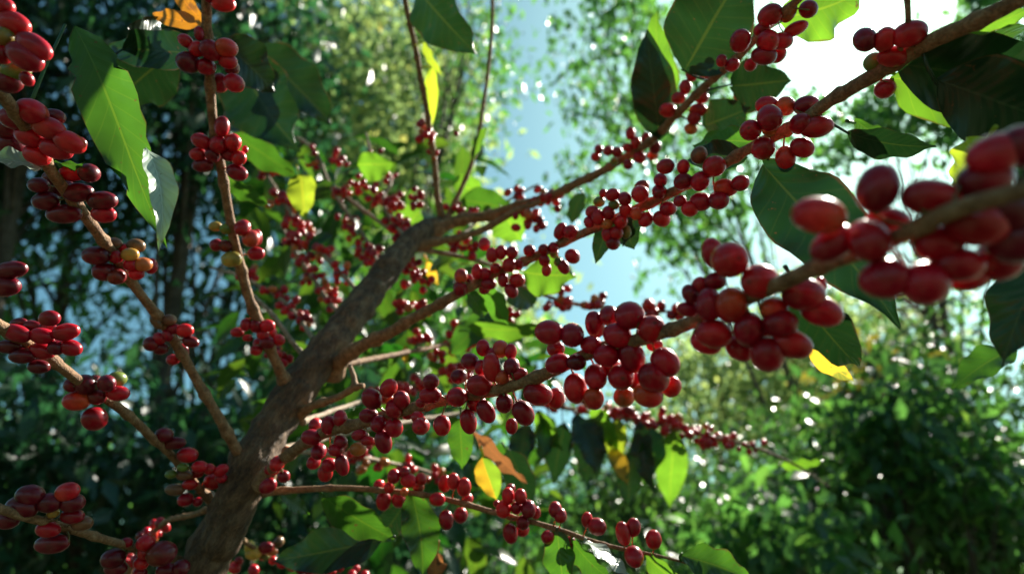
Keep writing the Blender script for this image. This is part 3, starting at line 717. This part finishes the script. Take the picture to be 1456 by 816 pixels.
# top
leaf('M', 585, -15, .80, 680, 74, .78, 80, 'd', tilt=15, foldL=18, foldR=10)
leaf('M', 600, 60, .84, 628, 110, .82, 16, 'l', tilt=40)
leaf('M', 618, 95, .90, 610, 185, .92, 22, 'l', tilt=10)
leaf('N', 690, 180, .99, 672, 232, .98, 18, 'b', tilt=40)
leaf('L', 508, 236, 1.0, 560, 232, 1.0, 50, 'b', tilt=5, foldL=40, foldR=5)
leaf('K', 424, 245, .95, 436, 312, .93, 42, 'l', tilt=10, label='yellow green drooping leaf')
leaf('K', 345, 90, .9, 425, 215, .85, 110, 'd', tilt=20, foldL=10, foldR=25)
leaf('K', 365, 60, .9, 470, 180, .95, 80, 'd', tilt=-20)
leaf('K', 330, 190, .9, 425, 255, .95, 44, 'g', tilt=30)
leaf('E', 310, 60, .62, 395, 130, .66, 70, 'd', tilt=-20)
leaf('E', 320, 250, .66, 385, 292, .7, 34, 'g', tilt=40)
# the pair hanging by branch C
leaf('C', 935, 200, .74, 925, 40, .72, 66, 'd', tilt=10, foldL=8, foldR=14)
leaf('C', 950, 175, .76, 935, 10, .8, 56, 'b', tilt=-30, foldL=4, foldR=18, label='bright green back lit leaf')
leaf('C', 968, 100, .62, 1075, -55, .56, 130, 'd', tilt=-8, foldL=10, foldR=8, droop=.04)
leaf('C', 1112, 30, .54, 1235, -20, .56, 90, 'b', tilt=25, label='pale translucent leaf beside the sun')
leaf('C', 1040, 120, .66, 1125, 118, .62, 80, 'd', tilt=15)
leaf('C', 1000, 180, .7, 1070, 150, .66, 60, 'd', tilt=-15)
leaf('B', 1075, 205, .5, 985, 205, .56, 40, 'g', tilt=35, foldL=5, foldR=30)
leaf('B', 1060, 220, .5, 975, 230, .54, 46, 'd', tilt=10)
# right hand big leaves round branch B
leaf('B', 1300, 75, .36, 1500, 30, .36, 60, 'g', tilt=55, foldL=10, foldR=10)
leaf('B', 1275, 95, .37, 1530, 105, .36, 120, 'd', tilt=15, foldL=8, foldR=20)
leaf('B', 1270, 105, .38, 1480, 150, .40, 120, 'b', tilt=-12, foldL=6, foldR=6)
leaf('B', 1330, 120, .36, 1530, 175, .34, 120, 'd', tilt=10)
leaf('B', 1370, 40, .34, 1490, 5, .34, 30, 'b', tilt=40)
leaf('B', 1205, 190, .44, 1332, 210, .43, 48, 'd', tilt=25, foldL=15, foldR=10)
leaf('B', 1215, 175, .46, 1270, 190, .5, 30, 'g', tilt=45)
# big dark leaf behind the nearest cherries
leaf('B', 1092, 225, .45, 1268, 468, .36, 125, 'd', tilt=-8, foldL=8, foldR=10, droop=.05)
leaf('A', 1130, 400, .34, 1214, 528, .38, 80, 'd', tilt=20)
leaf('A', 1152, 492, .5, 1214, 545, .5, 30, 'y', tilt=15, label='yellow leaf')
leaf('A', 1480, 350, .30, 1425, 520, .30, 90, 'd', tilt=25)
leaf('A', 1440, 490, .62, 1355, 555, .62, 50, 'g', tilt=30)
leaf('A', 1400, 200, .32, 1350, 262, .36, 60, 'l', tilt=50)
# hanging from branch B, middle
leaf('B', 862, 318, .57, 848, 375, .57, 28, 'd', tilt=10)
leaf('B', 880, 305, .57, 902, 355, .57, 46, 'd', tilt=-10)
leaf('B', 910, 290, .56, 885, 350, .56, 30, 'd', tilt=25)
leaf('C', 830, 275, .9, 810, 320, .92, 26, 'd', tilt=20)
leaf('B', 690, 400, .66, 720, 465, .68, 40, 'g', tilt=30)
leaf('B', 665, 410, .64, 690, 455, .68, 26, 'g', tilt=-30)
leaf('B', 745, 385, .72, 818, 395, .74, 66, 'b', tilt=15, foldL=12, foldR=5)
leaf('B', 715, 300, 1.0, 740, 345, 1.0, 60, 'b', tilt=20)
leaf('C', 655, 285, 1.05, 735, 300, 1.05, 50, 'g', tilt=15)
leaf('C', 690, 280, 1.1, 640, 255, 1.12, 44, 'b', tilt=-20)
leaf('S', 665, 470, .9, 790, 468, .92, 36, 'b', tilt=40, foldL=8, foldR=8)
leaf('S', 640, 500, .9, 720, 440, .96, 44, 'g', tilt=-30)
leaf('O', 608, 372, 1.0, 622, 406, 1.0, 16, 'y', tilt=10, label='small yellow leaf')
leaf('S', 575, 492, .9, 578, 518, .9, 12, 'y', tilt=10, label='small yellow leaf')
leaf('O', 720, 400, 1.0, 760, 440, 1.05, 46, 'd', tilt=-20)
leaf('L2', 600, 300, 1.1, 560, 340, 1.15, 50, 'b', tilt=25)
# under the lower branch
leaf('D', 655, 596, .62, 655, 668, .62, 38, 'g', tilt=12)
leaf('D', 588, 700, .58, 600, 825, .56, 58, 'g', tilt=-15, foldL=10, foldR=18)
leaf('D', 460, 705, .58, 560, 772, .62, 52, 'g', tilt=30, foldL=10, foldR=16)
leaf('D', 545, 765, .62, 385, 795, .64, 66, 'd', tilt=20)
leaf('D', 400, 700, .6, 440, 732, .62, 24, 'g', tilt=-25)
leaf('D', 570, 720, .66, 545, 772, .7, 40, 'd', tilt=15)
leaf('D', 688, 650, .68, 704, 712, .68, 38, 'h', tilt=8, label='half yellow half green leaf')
leaf('D', 672, 612, .72, 748, 690, .74, 26, 'n', tilt=40, wave=.15, label='curled dry brown leaf')
leaf('D', 622, 785, .66, 618, 822, .66, 34, 'n', tilt=20, wave=.15, label='dry brown leaf')
leaf('D', 792, 752, .54, 800, 845, .53, 48, 'g', tilt=25, foldL=10, foldR=24)
leaf('D', 812, 770, .54, 872, 825, .52, 40, 'g', tilt=50, foldL=10, foldR=30)
leaf('D', 832, 765, .53, 905, 830, .50, 38, 'p', tilt=-62, foldL=6, foldR=6, label='pale silver leaf, its sun gleam put into the colour')
leaf('D', 915, 790, .53, 985, 838, .50, 34, 'b', tilt=38, foldL=8, foldR=22)
leaf('D', 968, 785, .52, 1072, 830, .50, 52, 'g', tilt=-38, foldL=30, foldR=4, wave=.09)
leaf('D', 1000, 772, .53, 1014, 830, .54, 34, 'd', tilt=50)
leaf('D', 720, 640, .8, 760, 720, .82, 46, 'd', tilt=20)
# the row of hanging leaves on the far branch
for (bx, by, tx, ty, wd, k, ti, lb) in [(955, 612, 956, 724, 46, 'b', 5, 'bright lime green hanging leaf'), (928, 606, 918, 690, 40, 'g', -20, None), (905, 600, 930, 700, 36, 'd', 25, None), (880, 596, 870, 660, 34, 'l', 10, None), (872, 635, 890, 690, 26, 'y', -5, 'yellow torn leaf'), (845, 592, 830, 690, 50, 'd', 20, None), (820, 588, 850, 680, 46, 'd', -25, None), (800, 600, 790, 690, 40, 'd', 15, None), (780, 590, 770, 660, 36, 'g', -30, None), (760, 585, 800, 640, 34, 'b', 30, None), (745, 600, 735, 680, 40, 'd', 15, None), (1110, 660, 1172, 656, 24, 'b', 50, None), (840, 580, 880, 640, 34, 'b', 20, None), (900, 640, 895, 720, 40, 'd', 10, None)]:
    leaf('U', bx, by, 1.14, tx, ty, 1.12 + random.uniform(-.04, .04), wd, k, tilt=ti, label=lb)
print('leaves', LEAVES)

# further leaves of the same tree deeper in the crown
fV, fF, fU, fT = [], [], [], []
for (x0, x1, y0, y1, n_, d0, d1, s0, s1) in [(330, 800, 200, 520, 170, 1.25, 2.1, .08, .14), (420, 800, 480, 816, 130, 1.3, 2.1, .09, .14), (330, 600, 380, 640, 50, 1.2, 1.9, .08, .13), (330, 800, 200, 720, 260, 1.0, 1.9, .035, .075)]:
    for i in range(n_):
        x, y, d = random.uniform(x0, x1), random.uniform(y0, y1), random.uniform(d0, d1)
        if 690 < x < 980 and y < 450: continue
        b = P(x, y, d)
        dr = Vector((random.uniform(-1, 1), random.uniform(-1, 1), random.uniform(-1.3, .25))).normalized()
        L = random.uniform(s0, s1)
        fac = Vector((random.uniform(-.7, .7), random.uniform(-.7, .7), 1)).normalized()
        V, UV, Fc = leaf_geo(b, b + dr * L, L * random.uniform(.34, .44), fac, 14, 14, .07, .05, 0, i, 2, 8)
        fT += [random.uniform(-.5, .5)] * len(V)
        k = len(fV); fV += V; fU += UV; fF += [tuple(q + k for q in f) for f in Fc]
rl = mesh_obj('leaf', fV, fF, LM['g'], tree, tuple(tp[-1][0]), uv=fU, attrs={'tint': fT})
rl['kind'] = 'stuff'

# ------------------------------------------------------------------ the wood behind
def crown_leaves(clumps, per, size, spread, droop=0.5, aspect=0.42):
    """clumps: (n,3) centres; returns triangle soup of folded two-facet leaves, every leaf apart from the next"""
    n = len(clumps) * per
    c = np.repeat(clumps, per, axis=0) + rng.normal(0, 1, (n, 3)) * spread
    # leave the sun's path to the coffee tree open
    s = np.array(SUN); o = np.array(P(520, 430, .6))
    rel = c - o
    t = rel @ s
    off = np.linalg.norm(rel - np.outer(t, s), axis=1)
    keep = ~((t > 0) & (off < 0.52 + 0.04 * t) & (rng.random(n) < 0.965))
    # nor is the sun shut out from the glossy bushes at the right
    for px_, py_, d_, w_ in ((1300, 640, 4.5, 1.3), (1110, 720, 4.8, 1.0), (1400, 740, 4.0, .9)):
        o2 = np.array(P(px_, py_, d_)); rel = c - o2; t2 = rel @ s
        off2 = np.linalg.norm(rel - np.outer(t2, s), axis=1)
        keep &= ~((t2 > 0.9) & (off2 < w_) & (rng.random(n) < 0.95))
    # and nothing grows inside the coffee tree's own space
    keep &= np.linalg.norm(c - np.array(CAM), axis=1) > 1.9
    c = c[keep]; n = len(c)
    d = rng.normal(0, 1, (n, 3)); d[:, 2] -= droop * 1.6
    d /= np.linalg.norm(d, axis=1)[:, None]
    out = c - clumps.mean(axis=0); out[:, 2] *= .3; out /= np.linalg.norm(out, axis=1)[:, None] + .3
    u = rng.normal(0, 1, (n, 3)) * 0.55 + np.array([0, 0, .75]) + out * 0.55
    sd = np.cross(d, u); sd /= np.linalg.norm(sd, axis=1)[:, None] + 1e-9
    nn = np.cross(sd, d)
    L = size * rng.uniform(0.5, 1.35, n)[:, None]
    b = c; t_ = c + d * L - nn * L * 0.12
    m = c + d * L * 0.45
    l_ = m + sd * L * aspect * 0.5 + nn * L * 0.08
    r_ = m - sd * L * aspect * 0.5 + nn * L * 0.08
    m2 = m + nn * L * 0.02
    V = np.stack([b, r_, t_, l_, m2], axis=1).reshape(-1, 3)
    base = (np.arange(n) * 5)[:, None]
    Fc = np.concatenate([base + np.array([[0, 1, 4]]), base + np.array([[1, 2, 4]]), base + np.array([[2, 3, 4]]), base + np.array([[3, 0, 4]])], axis=0)
    ti = np.repeat(np.clip(rng.normal(0.45, 0.2, n), 0, 0.97), 5)
    return V, Fc, ti

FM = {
    'dark': foliage_mat('foliage_shaded', (0.022, 0.066, 0.034), (0.045, 0.18, 0.055), 0.38, 0.36),  # crown green darkened, deep shade put into the colour
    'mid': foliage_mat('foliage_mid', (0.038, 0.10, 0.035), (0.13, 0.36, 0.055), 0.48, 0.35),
    'pale': foliage_mat('foliage_sunlit', (0.085, 0.14, 0.06), (0.36, 0.52, 0.16), 0.55, 0.4),  # crown green paled, sunlight and far haze put into the colour
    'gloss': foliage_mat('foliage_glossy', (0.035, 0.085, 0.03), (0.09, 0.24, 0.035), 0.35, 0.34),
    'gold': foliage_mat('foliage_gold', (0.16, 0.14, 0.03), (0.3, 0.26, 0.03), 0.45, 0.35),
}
def tree_at(name, cat, label, px, py, d, rx, ry, depth, nclump, per, leafsize, mat, spread=0.18, thick=0.07, group='trees of the wood behind', droop=0.5, hollow=0.0, trunk_px=None, scale=1.25):
    c = np.array(P(px, py, d))
    ex, ez = rx * d / F, ry * d / F
    g = rng.normal(0, 1, (nclump, 3)); g /= np.linalg.norm(g, axis=1)[:, None]
    rad = rng.random(nclump) ** (1 / 3)
    rad = hollow + (1 - hollow) * rad
    g = g * rad[:, None]
    cl = c + np.outer(g[:, 0] * ex, np.array([1, 0, 0])) + np.outer(g[:, 1] * depth, np.array([0, 1, 0])) + np.outer(g[:, 2] * ez, np.array(UP))
    cl[:, 2] = np.maximum(cl[:, 2], 0.15)
    per = int(per * 0.8); leafsize = leafsize * scale
    bx = P(trunk_px, 700, d).x if trunk_px else c[0] + ex * random.uniform(-.15, .15)
    base = Vector((bx, c[1] + depth * 0.6, 0))
    root = empty(name, base, label, cat, group)
    top = Vector(c.tolist())
    top.z = max(top.z, 0.8)
    mid = (base + top) * 0.5 + Vector((random.uniform(-.1, .1), random.uniform(-.1, .1), 0)) * d * 0.2
    path = spline([(base - Vector((0, 0, .1)), thick * 1.25), (mid, thick), (top, thick * 0.55), (top + Vector((random.uniform(-.2, .2), 0.1, ez * .6)), thick * 0.2)], 0.12)
    V, Fc = tube(path, 9, 0.12, 4)
    # limbs out to some of the clumps
    for q in cl[rng.permutation(len(cl))[:min(22, len(cl))]]:
        q = Vector(q.tolist())
        k = random.randint(len(path) // 3, len(path) - 1)
        p0 = path[k][0]
        mm = (p0 + q) * 0.5 + Vector((0, 0, 0.12 * (q - p0).length))
        v2, f2 = tube(spline([(p0, thick * 0.36), (mm, thick * 0.24), (q, thick * 0.06)], 0.15), 6, 0, 1, len(V))
        V += v2; Fc += f2
    mesh_obj('trunk', V, Fc, M_TREEBARK, root, tuple(base))
    # twig-sized clumps spread round every main clump: an uneven crown with gaps
    V, Fc, ti = crown_leaves(cl, per, leafsize, spread, droop)
    me = bpy.data.meshes.new('crown')
    me.vertices.add(len(V)); me.vertices.foreach_set('co', (V - np.array(base)).astype(np.float32).ravel())
    me.loops.add(Fc.size); me.loops.foreach_set('vertex_index', Fc.astype(np.int32).ravel())
    me.polygons.add(len(Fc)); me.polygons.foreach_set('loop_start', np.arange(0, Fc.size, 3, dtype=np.int32))
    me.update(calc_edges=True)
    at = me.attributes.new('tint', 'FLOAT', 'POINT'); at.data.foreach_set('value', ti.astype(np.float32))
    me.materials.append(FM[mat])
    ob = bpy.data.objects.new('crown', me); COL.objects.link(ob); ob.parent = root
    return root

T = tree_at
# left
T('shade_tree', 'tree', 'dense dark tree behind the top left cherry clusters and folded leaf', 60, 110, 5.0, 260, 210, 1.2, 90, 60, .13, 'dark', .22)
T('shade_tree', 'tree', 'tall dark tree rising behind the upright branch at the upper left', 310, 90, 6.0, 170, 230, 1.3, 85, 55, .13, 'dark', .24)
T('shade_tree', 'tree', 'open crowned tree with blue sky gaps behind the left edge cherries', 90, 400, 6.5, 230, 130, 1.5, 44, 55, .12, 'mid', .26)
T('shade_tree', 'tree', 'dim tree showing through the gap between the two left diagonal branches', 330, 400, 6.2, 150, 150, 1.4, 36, 55, .12, 'dark', .26)
T('bush', 'bush', 'dark bush at the bottom left below the lowest cherry branch', 120, 690, 4.5, 270, 150, 1.2, 100, 60, .12, 'dark', .2, .04)
T('bush', 'bush', 'dark bush behind the coffee trunk and lower branch', 500, 690, 4.6, 230, 150, 1.2, 85, 60, .11, 'dark', .2, .04)
# middle
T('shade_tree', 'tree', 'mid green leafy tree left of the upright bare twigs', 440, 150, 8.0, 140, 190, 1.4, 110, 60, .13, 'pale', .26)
T('shade_tree', 'tree', 'pale tree behind the upright bare twigs, sunlight put into its green', 570, 210, 11.0, 110, 220, 1.8, 140, 75, .16, 'pale', .34, .09)
T('shade_tree', 'tree', 'feathery tree left of the sky gap reaching the top edge', 660, 80, 9.0, 70, 140, 1.4, 26, 55, .12, 'mid', .28, .04, trunk_px=540)
T('shade_tree', 'tree', 'hanging leafy tree just right of the sky gap', 865, 110, 8.0, 62, 170, 1.3, 38, 60, .12, 'mid', .26, .022, droop=1.0, trunk_px=1130)
T('shade_tree', 'tree', 'leafy tree behind the upper right branch of cherries', 1010, 190, 7.0, 80, 180, 1.3, 50, 55, .12, 'mid', .24, .022, droop=.9, trunk_px=1180)
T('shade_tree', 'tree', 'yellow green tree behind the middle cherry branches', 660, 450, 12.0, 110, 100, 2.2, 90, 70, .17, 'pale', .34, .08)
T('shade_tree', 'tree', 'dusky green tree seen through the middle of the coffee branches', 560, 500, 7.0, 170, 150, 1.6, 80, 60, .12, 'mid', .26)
# right
T('shade_tree', 'tree', 'thin crowned tree just right of the bright sun glare', 1265, 190, 7.5, 120, 150, 1.5, 66, 50, .12, 'mid', .28, .022, droop=.8, trunk_px=1300)
T('shade_tree', 'tree', 'leafy tree at the top right behind the large dark leaves', 1420, 110, 7.0, 130, 170, 1.5, 84, 55, .13, 'mid', .28)
T('shade_tree', 'tree', 'tree behind the nearest big cherries at the right', 1330, 370, 8.5, 170, 90, 1.6, 30, 55, .12, 'mid', .28)
T('shade_tree', 'tree', 'far pale green tree low under the sky gap', 1030, 560, 17.0, 150, 70, 3.0, 90, 80, .2, 'pale', .5, .12)  # haze over this far tree is put into its pale green
T('shade_tree', 'tree', 'far tree right of the sky gap above the dark bushes, haze put into its green', 1180, 500, 14.0, 130, 100, 2.4, 80, 70, .18, 'pale', .42, .1)
T('bush', 'bush', 'glossy bush with bright sun glints at the right edge', 1370, 600, 4.6, 170, 110, .5, 90, 75, .075, 'gloss', .2, .035)
T('bush', 'bush', 'glossy bush in the middle of the lower right corner', 1190, 700, 5.0, 150, 110, .5, 90, 75, .075, 'gloss', .2, .035)
T('bush', 'bush', 'shaded bush in the bottom right corner', 1400, 770, 4.2, 170, 80, .5, 60, 75, .075, 'gloss', .18, .035)
T('bush', 'bush', 'dark bush under the hanging green leaves', 900, 720, 5.5, 180, 110, .6, 90, 75, .075, 'gloss', .22, .04)
T('bush', 'bush', 'yellowing bush beside the yellow leaf at the right', 1240, 520, 4.4, 60, 36, .4, 6, 40, .10, 'gold', .14, .025)

T('bush', 'bush', 'lighter green bush at the bottom edge right of the silvery leaf', 1080, 790, 3.6, 110, 60, .7, 34, 50, .10, 'mid', .16, .03)
T('bush', 'bush', 'leafy light green bush under the yellowing bush at the right', 1270, 600, 4.0, 90, 40, .6, 26, 45, .10, 'mid', .16, .03)
# unseen trees added behind and beside the viewpoint to cut the sky fill
for (x, y, r_, lb) in [(-2.5, -3.5, 2.2, 'unseen tree added behind and left of the viewpoint to cut fill light'), (2.2, -4.5, 2.4, 'unseen tree added behind and right of the viewpoint to cut fill light'), (-5.5, 0.5, 2.2, 'unseen tree added left of the viewpoint to cut fill light')]:
    c = np.array([x, y, 4.2])
    g = rng.normal(0, 1, (150, 3)); g /= np.linalg.norm(g, axis=1)[:, None]; g *= (rng.random(150) ** (1 / 3))[:, None]
    cl = c + g * np.array([r_ * 1.15, r_ * 1.15, 1.7])
    base = Vector((x, y - 0.6, 0))
    root = empty('shade_tree', base, lb, 'tree', 'unseen trees added to cut fill light')
    path = spline([(base, .11), (base + Vector((.1, .2, 2)), .09), (Vector((x, y, 4.6)), .04)], .15)
    V, Fc = tube(path, 9, .12, 4)
    mesh_obj('trunk', V, Fc, M_TREEBARK, root, tuple(base))
    V, Fc, ti = crown_leaves(cl, 26, .22, .26)
    me = bpy.data.meshes.new('crown')
    me.from_pydata((V - np.array(base)).tolist(), [], Fc.tolist())
    at = me.attributes.new('tint', 'FLOAT', 'POINT'); at.data.foreach_set('value', ti.astype(np.float32))
    me.materials.append(FM['dark'])
    ob = bpy.data.objects.new('crown', me); COL.objects.link(ob); ob.parent = root

T('shade_tree', 'tree', 'leafy tree showing between the big right hand leaves and the nearest cherries', 1300, 260, 9.0, 160, 90, 1.4, 86, 55, .13, 'mid', .28, .02)
T('shade_tree', 'tree', 'leafy tree at the top edge between the sun and the top right leaves', 1330, 50, 8.6, 90, 70, 1.4, 38, 55, .13, 'mid', .28, .02)
T('bush', 'bush', 'small light green bush in front of the dark bushes at the right edge', 1370, 690, 3.7, 90, 60, .4, 22, 40, .09, 'mid', .16, .02)
# a far-off wood that closes the horizon
n = 420
ang = rng.uniform(-1.15, 1.15, n)
dist = rng.uniform(24, 42, n)
cl = np.stack([np.sin(ang) * dist, np.cos(ang) * dist, rng.uniform(0.3, 1, n) ** 0.8 * dist * 0.14 + 0.6], axis=1)
V, Fc, ti = crown_leaves(cl, 90, .55, 1.0)
me = bpy.data.meshes.new('far_wood')
me.vertices.add(len(V)); me.vertices.foreach_set('co', V.astype(np.float32).ravel())
me.loops.add(Fc.size); me.loops.foreach_set('vertex_index', Fc.astype(np.int32).ravel())
me.polygons.add(len(Fc)); me.polygons.foreach_set('loop_start', np.arange(0, Fc.size, 3, dtype=np.int32))
me.update(calc_edges=True)
at = me.attributes.new('tint', 'FLOAT', 'POINT'); at.data.foreach_set('value', ti.astype(np.float32))
me.materials.append(FM['mid'])
fw = bpy.data.objects.new('far_wood', me); COL.objects.link(fw)
fw['kind'] = 'stuff'; fw['label'] = 'far off wood closing the view behind the bushes'; fw['category'] = 'wood'

# ground
gm, gn, gl, gout = new_mat('ground_soil')
gb = gn.new('ShaderNodeBsdfPrincipled'); gb.inputs['Roughness'].default_value = 0.95
gt = gn.new('ShaderNodeTexNoise'); gt.inputs['Scale'].default_value = 3; gt.inputs['Detail'].default_value = 8
gg = gn.new('ShaderNodeNewGeometry'); gl.new(gg.outputs['Position'], gt.inputs['Vector'])
gr = gn.new('ShaderNodeValToRGB'); gr.color_ramp.elements[0].position = .35; gr.color_ramp.elements[0].color = (.05, .035, .02, 1); gr.color_ramp.elements[1].position = .65; gr.color_ramp.elements[1].color = (.06, .08, .03, 1)
gl.new(gt.outputs[0], gr.inputs[0]); gl.new(gr.outputs[0], gb.inputs['Base Color']); gl.new(gb.outputs[0], gout.inputs[0])
N = 40
gv, gf = [], []
for j in range(N + 1):
    for i in range(N + 1):
        x = ((i / N) * 2 - 1); y = ((j / N) * 2 - 1)
        x = math.copysign(abs(x) ** 3, x) * 600; y = math.copysign(abs(y) ** 3, y) * 600
        gv.append((x, y, 0.06 * noise.noise(Vector((x * .3, y * .3, 0))) - 0.03))
for j in range(N):
    for i in range(N):
        q = j * (N + 1) + i
        gf.append((q, q + 1, q + N + 2, q + N + 1))
ground = mesh_obj('ground', gv, gf, gm)
ground['kind'] = 'structure'
for o in bpy.data.objects:
    if '_w' in o: del o['_w']
